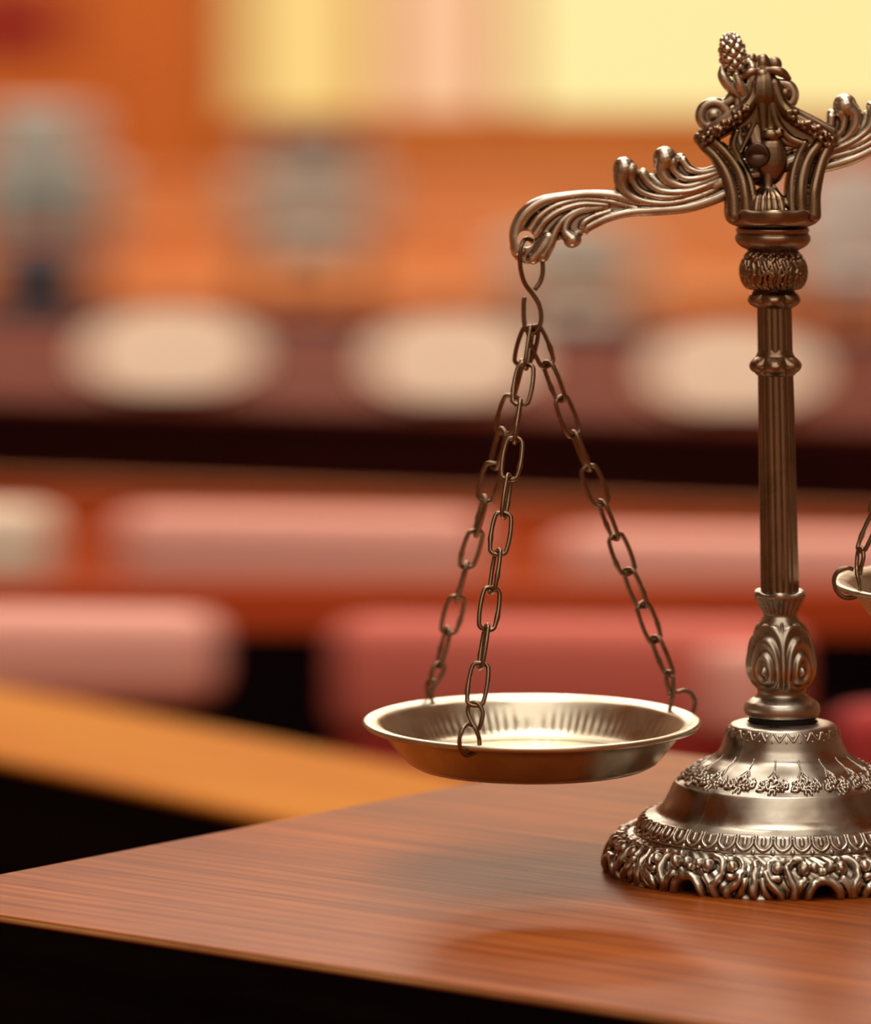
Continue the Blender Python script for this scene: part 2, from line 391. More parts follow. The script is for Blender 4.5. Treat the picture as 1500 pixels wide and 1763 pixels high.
# ---- column foot, vase with feather eyes, calyx
NV = 5
def vase_relief(th, r, y, s):
    per = 2*PI/NV; a = ((th) % per)-per/2; a = a*np.maximum(r, 30)
    cy = 1153.0; dy = y-cy
    up = np.clip(-dy, 0, None); dn = np.clip(dy, 0, None)
    rho = np.sqrt((a/1.0)**2+(up/1.9)**2+(dn/1.25)**2)
    band = np.clip((1184-y)/8, 0, 1)*np.clip((y-1066)/8, 0, 1)
    h = 2.6*np.cos(2*PI*rho/13.5-.3)*np.exp(-(rho/60)**2)
    edge = np.clip((np.abs(a)-per/2*np.maximum(r, 30)*.86)/4, 0, 1)
    h = h*(1-edge)+edge*1.5
    return h*band
lathe('column_vase', [(56, 1233), (62, 1231), (65.5, 1224), (65.5, 1216), (62, 1209), (54, 1203), (46, 1198), (42, 1192), (43.5, 1185), (48, 1178), (55, 1166), (59, 1150),
                      (58.5, 1134), (55, 1112), (49, 1094), (42, 1079), (34, 1068), (29.5, 1060)], 480, M_base, sc, vase_relief, .9, AXL,
      label='pear-shaped ornament carved with feather eyes at the foot of the column')
def calyx_relief(th, r, y, s):
    k = np.clip((1050-y)/30, 0, 1)
    return 1.0*np.cos(th*26)*(1-k)*np.clip((1058-y)/6, 0, 1)+2.6*k*k*np.cos(th*6+.35)
lathe('calyx', [(29.5, 1061), (29, 1056), (33, 1048), (38, 1039), (43.5, 1030), (46, 1024), (44, 1018.5), (38, 1017), (30, 1019)], 360, M_base, sc, calyx_relief, .8, AXL, label='flared wavy collar below the column shaft')
def flute(th, r, y, s):
    return 2.3*(np.abs(np.cos(th*7+.3))**.6-.5)
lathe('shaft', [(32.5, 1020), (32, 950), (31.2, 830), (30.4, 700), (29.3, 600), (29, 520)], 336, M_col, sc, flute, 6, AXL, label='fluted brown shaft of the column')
def lobes(n, amp, y0, y1, ph=0):
    def f(th, r, y, s):
        k = np.clip(1-np.abs(y-(y0+y1)/2)/((y1-y0)/2), 0, 1)
        c = np.abs(np.cos(th*n/2+ph))
        return k*(amp*(c**.7)*1.6-amp)
    return f
lathe('collar', [(28, 647), (33, 645), (37, 640), (43, 634), (44, 627), (39, 619), (33, 612), (30, 604), (28, 598)], 360, M_col, sc, lobes(6, 8, 612, 646, .25), .7, AXL, label='petalled ring halfway up the column')
lathe('collar', [(28, 530), (34, 528), (42, 522), (45, 515), (42, 507), (36, 501), (34, 496)], 360, M_col, sc, lobes(6, 7, 502, 530, .25), .7, AXL, label='petalled ring under the knop near the top of the column')
kn = []
for k in range(26):
    x, y = rg.uniform(2, 34), rg.uniform(2, 74); kn.append(([(x, y), (x+rg.uniform(-5, 5), y+rg.uniform(4, 12))], 3.2, 4))
for x in (6, 18, 30): kn.append(([(x, 6), (x-2, 22), (x+2, 40), (x-3, 60)], 3, 3.6))
KP = 36.0; knop_map = stroke_map(kn, KP, 90, .5)
def knop(th, r, y, s):
    a = (th*57.3) % KP
    return knop_map(a, np.clip(500-y, 0, 80)*1.15)*np.clip((500-y)/6, 0, 1)*np.clip((y-430)/5, 0, 1)*.9
lathe('knop', [(33, 500), (42, 496), (51, 487), (55, 476), (56, 466), (54, 454), (49, 443), (43, 436), (42, 431)], 400, M_col, sc, knop, .8, AXL, label='round knop with leaf pattern below the yoke')
lathe('capital', [(42, 433), (46, 429), (54, 425), (62, 418), (65, 411), (64, 405), (61.5, 401), (63, 397), (63, 393), (60, 391), (66, 388), (74, 384), (79, 377), (80.5, 368), (79, 361), (70, 358), (30, 357)], 240, M_col, sc,
      lambda th, r, y, s: 1.6*np.cos(th*8)*np.clip((386-y)/10, 0, 1), 1.2, AXL, label='stepped cup carrying the yoke')

def slab(bm, pts, d0, d1, conv=S):
    vs0 = [bm.verts.new(conv(x, y, d0)) for x, y in pts]; vs1 = [bm.verts.new(conv(x, y, d1)) for x, y in pts]
    n = len(pts); f = bm.faces.new(vs0); g = bm.faces.new(vs1[::-1])
    for k in range(n): bm.faces.new((vs0[k], vs1[k], vs1[(k+1) % n], vs0[(k+1) % n]))
    bmesh.ops.triangulate(bm, faces=[f, g])
# ---- yoke: front and back lyre plates
def tpx(bm, pts, seg=12, n=7, off=(0, 0)):
    """pts rows (px, py, depth, radius) in photo pixels"""
    q = catmull(pts, n)
    rows = [tuple(S(a+off[0], b+off[1], c))+(r*U,) for a, b, c, r in q]
    tube(bm, rows, seg)
    for r_ in (rows[0], rows[-1]): ball(bm, Vector(r_[:3]), (r_[3]*1.01,)*3, 14)
def bpx(bm, px, py, dy, r, rot=None):
    r = (r, r, r) if not hasattr(r, '__len__') else r
    ball(bm, S(px, py, dy), tuple(x*U for x in r), 20, rot)
bm = bmesh.new()
for sgn in (-1, 1):
    D = 24*sgn
    # left arm (three flutes)
    tpx(bm, [(1262, 368, 2.0*D, 13), (1260, 335, 1.8*D, 11), (1250, 300, 1.5*D, 10), (1233, 272, 1.2*D, 9), (1214, 252, D, 9), (1206, 238, D, 9)])
    tpx(bm, [(1283, 368, 2.1*D, 11), (1281, 335, 1.9*D, 10), (1273, 300, 1.5*D, 10), (1256, 272, 1.2*D, 9), (1236, 250, D, 9), (1222, 240, D, 9)])
    tpx(bm, [(1298, 366, 2.0*D, 8), (1294, 335, 1.7*D, 8), (1288, 305, 1.4*D, 7), (1274, 275, 1.1*D, 6), (1262, 250, D, 6), (1268, 225, D, 5)])
    # right arm
    tpx(bm, [(1398, 368, 2.0*D, 13), (1399, 335, 1.8*D, 12), (1405, 305, 1.5*D, 11), (1414, 275, 1.2*D, 10), (1426, 250, D, 9), (1432, 236, D, 9)])
    tpx(bm, [(1377, 368, 2.1*D, 11), (1376, 335, 1.9*D, 11), (1380, 300, 1.5*D, 11), (1391, 270, 1.2*D, 10), (1406, 250, D, 9), (1412, 240, D, 9)])
    tpx(bm, [(1361, 366, 2.0*D, 7), (1360, 335, 1.7*D, 8), (1363, 300, 1.4*D, 7), (1374, 265, 1.1*D, 6), (1384, 245, D, 6)])
    for pts in ([(1250, 372), (1248, 335), (1239, 302), (1224, 274), (1204, 252), (1216, 236), (1246, 244), (1268, 263), (1284, 288), (1293, 318), (1299, 372)],
                [(1409, 372), (1409, 335), (1415, 306), (1425, 276), (1438, 248), (1420, 236), (1395, 244), (1372, 265), (1360, 295), (1355, 330), (1353, 372)]):
        c = sum(p[0] for p in pts)/len(pts)
        vs = [[bm.verts.new(S(x, y, sgn*(np.interp(y, [236, 300, 345, 372], [20, 31, 42, 47])-k))) for x, y in pts] for k in (0, 13)]
        n = len(pts); f = bm.faces.new(vs[0]); g = bm.faces.new(vs[1][::-1])
        for k in range(n): bm.faces.new((vs[0][k], vs[1][k], vs[1][(k+1) % n], vs[0][(k+1) % n]))
        bmesh.ops.triangulate(bm, faces=[f, g])
    slab(bm, [(1202, 246), (1205, 226), (1240, 204), (1284, 172), (1300, 140), (1330, 140), (1350, 172), (1395, 203), (1436, 222), (1438, 246), (1420, 258), (1352, 224), (1330, 205), (1330, 236), (1312, 240), (1302, 205), (1285, 214), (1240, 240), (1218, 258)], 12*sgn, 22*sgn)
    # beaded straps to the apex
    tpx(bm, [(1206, 238, D, 11), (1240, 218, .95*D, 14), (1272, 197, .85*D, 14), (1294, 172, .6*D, 13), (1302, 145, .4*D, 13)])
    tpx(bm, [(1210, 228, D, 7), (1245, 203, .95*D, 7), (1285, 176, .8*D, 7), (1300, 150, .5*D, 8)])
    tpx(bm, [(1432, 237, D, 11), (1400, 219, .95*D, 14), (1366, 200, .85*D, 14), (1346, 180, .6*D, 13), (1332, 145, .4*D, 13)])
    tpx(bm, [(1434, 224, D, 7), (1395, 203, .95*D, 7), (1355, 182, .8*D, 7), (1340, 160, .5*D, 8)])
    # corner volutes
    bpx(bm, 1207, 240, D, 11); bpx(bm, 1430, 240, D, 12)
    rr = random.Random(5)
    for (xa, ya, xb, yb) in ((1206, 240, 1285, 186), (1432, 240, 1350, 188)):
        for k in range(30):
            t = (k+.5)/30; ox = rr.uniform(-3, 3); oy = rr.uniform(-10, 11)
            bpx(bm, xa+(xb-xa)*t+ox, ya+(yb-ya)*t+oy+2, (1-.12*t)*D+sgn*(15-abs(oy)*.5), rr.uniform(3.2, 5.6))
    # curtain behind the straps, spoon leaves
    tpx(bm, [(1312, 150, .5*D, 14), (1312, 185, .6*D, 12), (1314, 215, .7*D, 9), (1316, 240, .75*D, 9)])
    tpx(bm, [(1303, 185, .6*D, 8), (1296, 215, .7*D, 6), (1282, 245, .8*D, 5), (1272, 270, .9*D, 5)])
    tpx(bm, [(1328, 180, .6*D, 9), (1338, 212, .7*D, 9), (1358, 236, .8*D, 8), (1380, 246, .9*D, 7)])
    tpx(bm, [(1318, 200, .6*D, 6), (1330, 225, .7*D, 7), (1352, 244, .75*D, 6), (1378, 250, .9*D, 5)])
    # boss
    bpx(bm, 1328, 272, .95*D, (27, 14, 40)); bpx(bm, 1326, 232, .95*D, (17, 12, 12)); bpx(bm, 1340, 228, D, 8)
    tpx(bm, [(1322, 300, .9*D, 12), (1321, 322, 1.1*D, 9), (1321, 345, 1.6*D, 9)])
    # small leaf at the foot
    for dx, w in ((-22, 6), (-11, 7), (0, 8), (11, 7), (22, 6)):
        tpx(bm, [(1321+dx*.25, 322, 1.2*D, 4), (1321+dx*.8, 338, 1.9*D, w*.9), (1321+dx, 356, 2.35*D, w), (1321+dx*1.05, 372, 2.5*D, w*.8)])
    tpx(bm, [(1330, 318, 1.1*D, 4), (1340, 338, 1.5*D, 7), (1356, 352, 1.8*D, 7), (1368, 362, 1.9*D, 5)])
bpx(bm, 1330, 372, 0, (72, 60, 9))
# apex crown
tpx(bm, [(1315, 200, 0, 13), (1314, 168, 0, 29), (1314, 140, 0, 26), (1313, 118, 0, 16)])
bpx(bm, 1313, 110, 0, (13.5, 15, 19)); bpx(bm, 1312, 128, -15, (9, 6, 8))
bpx(bm, 1293, 103, 2, (10, 12, 13), .4); bpx(bm, 1334, 110, 4, (13, 12, 14), -.5)
tpx(bm, [(1306, 122, -12, 5), (1292, 124, -14, 8), (1280, 131, -12, 7), (1273, 137, -8, 4)])
tpx(bm, [(1320, 120, -12, 5), (1336, 121, -14, 8), (1348, 126, -12, 8), (1358, 135, -6, 5)])
bpx(bm, 1351, 160, -10, (11, 10, 10))
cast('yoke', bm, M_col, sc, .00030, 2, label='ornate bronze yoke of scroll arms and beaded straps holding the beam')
# pivot pin
bm = bmesh.new()
c0 = S(1304, 266, -30); n_ = Vector((-.12, -1, .05)).normalized()
rows = []
for t, r in ((0, 20), (14, 21.5), (20, 22), (24, 21.5), (26.5, 19.8), (27, 18), (26.6, 17), (23, 16.4), (22.6, 16), (22.5, 15.6), (22.5, 15), (22.5, 8), (22.5, .6)):
    p = c0+n_*t*U; rows.append((p.x, p.y, p.z, r*U))
tube(bm, rows, 40)
obj('pivot_pin', bm, M_pin, sc, True, 'round boss of the pivot pin on the yoke front')

# ---- beam (modelled level, then tilted about its pivot)
TH = math.radians(16.3); PX, PY = 1318.0, 288.0
def unt(px, py):                 # tilted photo position -> level beam coordinates (u right, v up)
    x, y = px-PX, -(py-PY); c, s = math.cos(TH), math.sin(TH)
    return x*c+y*s, -x*s+y*c
def barm(bm, pts, seg=14, n=7, mirror=True, flat=False):
    P4 = []
    for a, b, d, r in pts:
        u, v = (a, b) if flat else unt(a, b); P4.append((u, v, d, r))
    q = catmull(P4, n)
    for m_ in ((1, -1) if mirror else (1,)):
        tube(bm, [(a*m_*U, d*U, b*U, r*U) for a, b, d, r in q], seg)
        for a, b, d, r in (q[0], q[-1]):
            ball(bm, Vector((a*m_, d, b))*U, (r*U*1.01,)*3, 14)
def bbal(bm, px, py, d, r, mirror=True, flat=False, rot=None):
    u, v = (px, py) if flat else unt(px, py); r = r if hasattr(r, '__len__') else (r, r, r)
    for m_ in ((1, -1) if mirror else (1,)):
        ball(bm, Vector((u*m_, d, v))*U, tuple(x*U for x in r), 20, None if rot is None else rot*m_)
bm = bmesh.new()
L_ = 1260
for sg in (-1, 1):
    # outer band along the top, head and crook
    barm(bm, [(892, 428, 4*sg, 13), (889, 398, 5*sg, 12), (903, 369, 6*sg, 12), (930, 348, 6*sg, 10), (965, 339, 6*sg, 8), (1012, 334, 5*sg, 7.5), (1055, 336, 5*sg, 8), (1090, 345, 5*sg, 8), (1140, 352, 5*sg, 7), (1200, 343, 5*sg, 6), (L_, 318, 5*sg, 6)])
    barm(bm, [(913, 394, 8*sg, 7), (930, 371, 9*sg, 6), (958, 353, 9*sg, 5), (1000, 343, 8*sg, 4), (1050, 346, 7*sg, 4), (1095, 357, 7*sg, 4)])
    barm(bm, [(922, 402, 8*sg, 8), (938, 380, 10*sg, 6.5), (962, 363, 10*sg, 5.5), (1000, 351, 9*sg, 4.5), (1045, 352, 7*sg, 4)])
    barm(bm, [(935, 440, 6*sg, 11), (948, 418, 8*sg, 9), (957, 395, 9*sg, 7), (975, 373, 9*sg, 5.5), (1005, 359, 8*sg, 4.5), (1045, 357, 6*sg, 4)])
    barm(bm, [(918, 444, 5*sg, 11), (935, 425, 5*sg, 13), (944, 408, 6*sg, 11)])
    # curled leaf below
    barm(bm, [(985, 412, 9*sg, 13), (973, 396, 9*sg, 8), (979, 377, 9*sg, 6), (998, 364, 8*sg, 5), (1035, 357, 7*sg, 4.5)])
    barm(bm, [(1008, 398, 5*sg, 6), (1003, 385, 8*sg, 6), (1020, 373, 8*sg, 5), (1050, 363, 6*sg, 4.5)])
    bbal(bm, 986, 413, 6*sg, (16, 13, 13)); bbal(bm, 1009, 395, 5*sg, 7)
    # bottom rail
    barm(bm, [(985, 405, 3*sg, 7), (1010, 392, 4*sg, 8), (1045, 375, 5*sg, 8), (1085, 365, 6*sg, 8), (1130, 362, 6*sg, 9), (1180, 357, 6*sg, 9.5), (1225, 344, 6*sg, 10), (L_+5, 326, 6*sg, 10)])
    # first knob with its strands
    barm(bm, [(1075, 290, 2*sg, 18), (1070, 309, 3*sg, 14), (1078, 330, 5*sg, 10), (1105, 345, 8*sg, 7), (1150, 349, 10*sg, 5.5), (1200, 338, 10*sg, 5), (L_, 312, 8*sg, 5)])
    barm(bm, [(1086, 292, 6*sg, 13), (1090, 312, 8*sg, 7), (1108, 331, 10*sg, 5.5), (1150, 339, 12*sg, 5), (1205, 327, 11*sg, 4.5), (L_, 302, 9*sg, 4.5)])
    barm(bm, [(1107, 300, 6*sg, 9), (1118, 315, 9*sg, 7), (1140, 328, 12*sg, 5.5), (1180, 329, 13*sg, 5), (1215, 319, 12*sg, 4.5), (L_, 296, 9*sg, 4)])
    barm(bm, [(1122, 304, 3*sg, 6), (1140, 318, 6*sg, 6), (1175, 322, 9*sg, 5)])
    # second knob
    barm(bm, [(1145, 273, 2*sg, 19), (1140, 293, 4*sg, 14), (1152, 311, 7*sg, 10), (1180, 320, 10*sg, 6), (1215, 311, 11*sg, 5), (L_, 290, 9*sg, 5)])
    barm(bm, [(1157, 278, 6*sg, 12), (1162, 294, 9*sg, 7), (1182, 307, 11*sg, 5.5), (1218, 302, 12*sg, 5), (L_, 284, 9*sg, 5)])
    barm(bm, [(1176, 276, 5*sg, 8), (1188, 290, 8*sg, 7), (1210, 295, 10*sg, 6), (1240, 287, 10*sg, 6), (L_+6, 276, 9*sg, 6)])
    # rear strands running into the hub
    barm(bm, [(1232, 290, 6*sg, 7), (1262, 280, 6*sg, 10), (1300, 276, 4*sg, 12)])
    barm(bm, [(1232, 318, 4*sg, 12), (1262, 306, 4*sg, 14), (1305, 298, 3*sg, 14)])
core = [(886, 402), (896, 373), (922, 351), (960, 339), (1010, 332), (1055, 332), (1060, 318), (1060, 300), (1080, 290), (1098, 300), (1112, 302), (1128, 310), (1132, 288), (1145, 276), (1170, 277), (1185, 287),
        (1205, 295), (1240, 289), (1264, 280), (1268, 330), (1225, 350), (1180, 363), (1130, 367), (1080, 369), (1050, 374), (1022, 388), (1006, 402), (986, 418), (970, 412), (958, 414), (947, 437), (934, 449), (915, 453), (896, 445), (885, 425)]
for m_ in (1, -1):
    slab(bm, [unt(x, y) for x, y in core], -7.5, 7.5, lambda a, b, d: Vector((a*m_*U, d*U, b*U)))
bbal(bm, 1075, 290, 0, (20, 17, 21)); bbal(bm, 1145, 272, 0, (21, 18, 21)); bbal(bm, 1172, 272, 0, (9, 9, 9))
bbal(bm, 1108, 298, 0, (9, 9, 10)); bbal(bm, 905, 425, 0, (27, 9, 30))
barm(bm, [(920, 440, 0, 11), (938, 400, 0, 10), (975, 366, 0, 10), (1030, 350, 0, 9), (1100, 352, 0, 9), (1180, 335, 0, 12), (L_, 305, 0, 14)])
# hub and central stem (level coordinates)
bbal(bm, 0, 0, 0, (36, 15, 34), False, True)
barm(bm, [(0, 10, 0, 26), (0, 60, 0, 22), (0, 110, 0, 19), (0, 150, 0, 13)], mirror=False, flat=True)
for sg in (-1, 1):
    barm(bm, [(22, 30, 6*sg, 10), (30, 60, 6*sg, 8), (22, 92, 6*sg, 7), (12, 130, 5*sg, 7)], flat=True)
# ring volutes either side
ring = [(60+23*math.cos(a), 112+21*math.sin(a), 0, 9.5) for a in np.linspace(math.radians(200), math.radians(-120), 14)]
barm(bm, ring, flat=True, n=4); bbal(bm, 60, 112, 0, (13, 10, 12), True, True); bbal(bm, 60, 112, 0, (27, 7, 25), True, True)
barm(bm, [(30, 95, 0, 9), (38, 80, 0, 9), (58, 84, 0, 7), (78, 95, 0, 7)], flat=True)
barm(bm, [(14, 138, 0, 10), (28, 128, 0, 10), (42, 128, 0, 8), (60, 134, 0, 7)], flat=True)
# leaves cupping the pine cone
for sg in (-1, 1):
    barm(bm, [(-6, 130, 5*sg, 9), (-20, 152, 8*sg, 10), (-26, 172, 8*sg, 9), (-24, 186, 6*sg, 4)], mirror=True, flat=True)
    barm(bm, [(0, 128, 8*sg, 8), (-3, 150, 14*sg, 9), (-4, 168, 15*sg, 6)], mirror=False, flat=True)
# hook eye
cut = bmesh.new()
for hx, hy in ((905, 411),):
    u, v = unt(hx, hy)
    for m_ in (1, -1):
        tube(cut, [(u*m_*U, -40*U, v*U, 14.5*U), (u*m_*U, 40*U, v*U, 14.5*U)], 28)
beam = cast('beam', bm, M_beam, sc, .00030, 2, label='tilted bronze beam with scrolled acanthus arms', cut=cut)
beam.location = S(PX, PY, 0); beam.rotation_euler = (0, -TH, 0)
# pine cone finial rides on the beam
def cone_relief(th, r, y, s):
    k = np.clip(r/8, 0, 1)
    return k*4.2*np.maximum(np.cos(th*4.5+s*.21), -.2)*np.maximum(np.cos(th*4.5-s*.21), -.2)*1.3
def pinecone():
    prof = [(6, 0), (15, -5), (21, -16), (23, -30), (22, -45), (18, -60), (11, -70), (3, -76), (.5, -77)]
    q = catmull(prof, 6); p, s = resample(q, .8); nth = 180
    t = np.gradient(p, axis=0); nr = np.c_[-t[:, 1], t[:, 0]]; nr /= np.linalg.norm(nr, axis=1)[:, None]
    th = np.linspace(0, 2*PI, nth, endpoint=False); TT, R = np.meshgrid(th, p[:, 0]); Y = np.repeat(p[:, 1][:, None], nth, 1)
    q8 = 6; a = TT*q8/2; b = np.repeat(s[:, None], nth, 1)*.17
    H = 4.4*np.abs(np.sin(a+b)*np.sin(a-b))**.8*np.clip(R/9, 0, 1)-1.5
    R2 = R+H*nr[:, 0][:, None]; Y2 = Y+H*nr[:, 1][:, None]
    v = np.stack([R2*np.sin(TT)*U, -R2*np.cos(TT)*U, -Y2*U], -1).reshape(-1, 3)
    i = np.arange(len(p)-1)[:, None]*nth; j = np.arange(nth)[None, :]; j2 = (j+1) % nth
    me = bpy.data.meshes.new('pine_cone'); me.from_pydata(v.tolist(), [], np.stack([i+j, i+j2, i+nth+j2, i+nth+j], -1).reshape(-1, 4).tolist()); me.update()
    return link_mesh('pine_cone', me, M_beam, beam, True, 'knobbly pine cone finial on top of the beam')
pc = pinecone(); pc.location = (-3*U, 0, 166*U); pc.rotation_euler = (0, math.radians(6), 0)

# ---- pans, hooks, chains
PTILT = math.radians(1.2)
def pan_relief(th, r, y, s): return 0
def make_pan(cx, cy, name_lab, d0=0):
    prof = [(0.5, 1316), (185, 1316), (203, 1314), (217, 1308), (230, 1294), (246, 1274), (259, 1258), (268, 1252), (282, 1250), (289, 1248), (291.5, 1243.5),
            (290, 1239.5), (285, 1238), (276, 1239.5), (264, 1243), (257, 1249), (247, 1263), (236, 1280), (224, 1294), (212, 1302), (198, 1305), (180, 1306), (0.5, 1306)]
    off = cy-1239
    def rel(th, r, y, s):
        inner = (s > 372)
        k = np.exp(-((r-234)/11.0)**2)*inner*(.75+.25*np.sin(th*7+1)*np.sin(th*17))
        return k*1.9*np.abs(np.sin(th*47+1.2*np.sin(th*5)+.6*np.sin(th*11)))**1.3
    nth = 720
    q = catmull(prof, 6); p, s = resample(q, 2.5)
    t = np.gradient(p, axis=0); nr = np.c_[-t[:, 1], t[:, 0]]; nr /= np.linalg.norm(nr, axis=1)[:, None]
    th = np.linspace(0, 2*PI, nth, endpoint=False); TT, R = np.meshgrid(th, p[:, 0]); Y = np.repeat(p[:, 1][:, None], nth, 1); Ss = np.repeat(s[:, None], nth, 1)
    H = rel(TT, R, Y, Ss); R2 = R+H*nr[:, 0][:, None]; Y2 = Y+H*nr[:, 1][:, None]
    v = np.stack([R2*np.sin(TT)*U, -R2*np.cos(TT)*U, -(Y2-1239)*U], -1).reshape(-1, 3)
    i = np.arange(len(p)-1)[:, None]*nth; j = np.arange(nth)[None, :]; j2 = (j+1) % nth
    me = bpy.data.meshes.new('pan'); me.from_pydata(v.tolist(), [], np.stack([i+j, i+j2, i+nth+j2, i+nth+j], -1).reshape(-1, 4).tolist()); me.update()
    o = link_mesh('pan', me, M_pan, sc, True, name_lab)
    o.location = S(cx, cy, d0); o.rotation_euler = (PTILT, 0, 0)
    return o
WR = 3.9
def wire(name, pts, m, parent, n=6, r=WR, label=None, origin=None):
    q = catmull([tuple(p) for p in pts], n); bm = bmesh.new()
    tube(bm, [(a*U, b*U, c*U, r*U) for a, b, c in q], 12)
    return obj(name, bm, m, parent, True, label)
# one link mesh along local z, centred
def link_bm():
    LH, LW = 40-WR, 20-WR; pts = []
    for k in range(28):
        a = 2*PI*k/28; z = math.sin(a); x = math.cos(a)
        px = LW*math.copysign(abs(x)**.75, x); pz = (LH-LW)*max(-1, min(1, z*1.6))+LW*z
        r = WR*(1.28 if k in (27,) else 1.0)
        pts.append((px*U, 0, pz*U, r*U))
    b = bmesh.new(); tube(b, pts, 10, closed=True); return b
_l = bpy.data.meshes.new('link'); _b = link_bm(); bmesh.ops.recalc_face_normals(_b, faces=_b.faces); _b.to_mesh(_l); _b.free(); _l.materials.append(M_wire)
_l.polygons.foreach_set('use_smooth', [True]*len(_l.polygons))
def px3(p): return Vector(p)      # working vectors in pixel units (x right, y depth, z up)
def chain(A, B, n, roll, label, seed):
    """A, B in scale coordinates (pixels); links hung end to end"""
    ch = bpy.data.objects.new('chain', None); COL.objects.link(ch); ch.parent = sc; ch['label'] = label
    ch.empty_display_size = .01
    d = B-A; L = d.length; d.normalize(); pitch = L/n; rr = random.Random(seed)
    side = d.cross(Vector((0, 1, 0))).normalized(); nn = side.cross(d).normalized()
    for i in range(n):
        c = A+d*pitch*(i+.5); sag = 5*math.sin(PI*(i+.5)/n); c = c+Vector((0, 0, -sag*.4))
        a = roll+i*PI/2+rr.uniform(-.35, .35)
        x = side*math.cos(a)+nn*math.sin(a); y = d.cross(x)*-1
        z = -d
        M3 = Matrix((x, z.cross(x), z)).transposed()
        o = bpy.data.objects.new('link', _l); COL.objects.link(o); o.parent = ch
        k = (pitch+2*WR)/(80-2*WR*1.0)*1.0
        o.matrix_basis = Matrix.Translation(c*U) @ M3.to_4x4() @ Matrix.Diagonal((1, 1, (pitch+4*WR)/80, 1))
    return ch
def hang(cx, hole, rim, angs, tag_, d0=0, seeds=(1, 2, 3)):
    """hook through the beam eye, three chains, three rim hooks, pan"""
    hx, hy = hole; X = lambda px, py, dd=0: Vector((px-AX, dd, BY-py))
    ox, oy = hx-905, hy-411
    raw = [(921, 499, 7), (931, 484, 10), (935, 464, 12), (932, 440, 14), (920, 418, 12), (906, 411, 0), (898, 422, -12), (895, 442, -14), (897, 466, -10), (904, 488, -5), (918, 507, 0), (929, 526, 0), (932, 548, 0), (926, 567, 0), (915, 574, 0), (905, 566, 0), (902, 548, 0), (902, 526, 0), (903, 511, 0)]
    wire('hook', [X(a+ox, b+oy, c) for a, b, c in raw], M_wire, sc, r=4.1, label='large S-shaped hook hanging the %s pan chains from the beam end' % tag_)
    pan = make_pan(cx, rim, '%s shallow round metal pan' % tag_, d0)
    top = X(916+ox, 566+oy, 0)
    for j, (ang, roll, nl, lab) in enumerate(angs):
        a = math.radians(ang); ca, sa = math.cos(a), math.sin(a)
        R = 274; cz = BY-rim; cxx = cx-AX
        def rp(r, dz, tang=0):     # point near the rim at this angle
            x = r*ca-tang*sa; y = r*sa+tang*ca
            return Vector((cxx+x, y+d0, cz+dz-0.0+y*math.tan(PTILT)))
        # S hook: big loop through the rim, small loop above
        pts = [rp(266, 24, 8), rp(266, 36, 13), rp(262, 52, 14), rp(260, 66, 5), rp(261, 66, -8), rp(262, 54, -13), rp(266, 38, -6), rp(270, 24, 5),
               rp(268, 8, 10), rp(266, -8, 8), rp(274, -16, 0), rp(290, -16, -6), rp(302, -4, -10), rp(306, 14, -10), rp(300, 28, -7), rp(286, 34, -4), rp(274, 31, -3)]
        wire('rim_hook', pts, M_wire, sc, r=3.9, label='%s of the %s pan' % (lab[1], tag_))
        bot = rp(260, 66, -1)
        chain(top+Vector((ca*3, sa*4, 0)), bot, nl, roll, '%s of the %s pan' % (lab[0], tag_), seeds[j])
    return pan
hang(916, (905, 411), 1239, [
    (-112.4, PI/2, 10, ('front chain', 'front rim hook')),
    (128, .2, 10, ('rear left chain', 'rear left rim hook')),
    (22.5, .5, 10, ('right-hand chain', 'right-hand rim hook'))], 'left', 0, (4, 9, 12))
hang(1726, (1734, 177), 1001, [
    (197, .3, 10, ('left-hand chain', 'left-hand rim hook')),
    (78, .2, 10, ('rear chain', 'rear rim hook')),
    (-42, .5, 10, ('front chain', 'front rim hook'))], 'right', 0, (14, 19, 22))

# ================================================================ COURTROOM BEHIND
ROW = math.radians(-20)
e = Vector((math.cos(ROW), math.sin(ROW), 0))
M_mah = wood('mahogany_desk', lin(104, 46, 30), lin(86, 34, 24), (1.2, 6, 12), .6, .15)
M_mahd = wood('shadowed_mahogany_edge', lin(44, 16, 14), lin(30, 10, 10), (1.5, 8, 8), .5, .2)  # dark edge wood; shadow under the desk top is in its colour
M_rust = wood('rust_wood_panel', lin(246, 128, 74), lin(230, 110, 60), (1.2, 6, 12), .6, .15)
M_rail = wood('rail_wood', lin(184, 82, 44), lin(166, 68, 36), (1.2, 6, 12), .6, .15)
M_honey = wood('honey_wood', lin(198, 128, 26), lin(182, 108, 20), (2, 14, 14), .5, .15)
M_rose = mat('rose_upholstery', lin(218, 112, 98), .75)
M_pink = mat('faded_pink_upholstery', lin(250, 182, 168), .75)
M_card = mat('cream_card', lin(255, 236, 214), .8)
M_grey = mat('grey_upholstery', lin(168, 176, 174), .8)
M_grey2 = mat('light_grey_upholstery', lin(190, 200, 205), .8)
M_navy = mat('navy_leather', lin(40, 44, 60), .5)
M_legd = mat('dark_chair_frame', lin(40, 22, 18), .5)

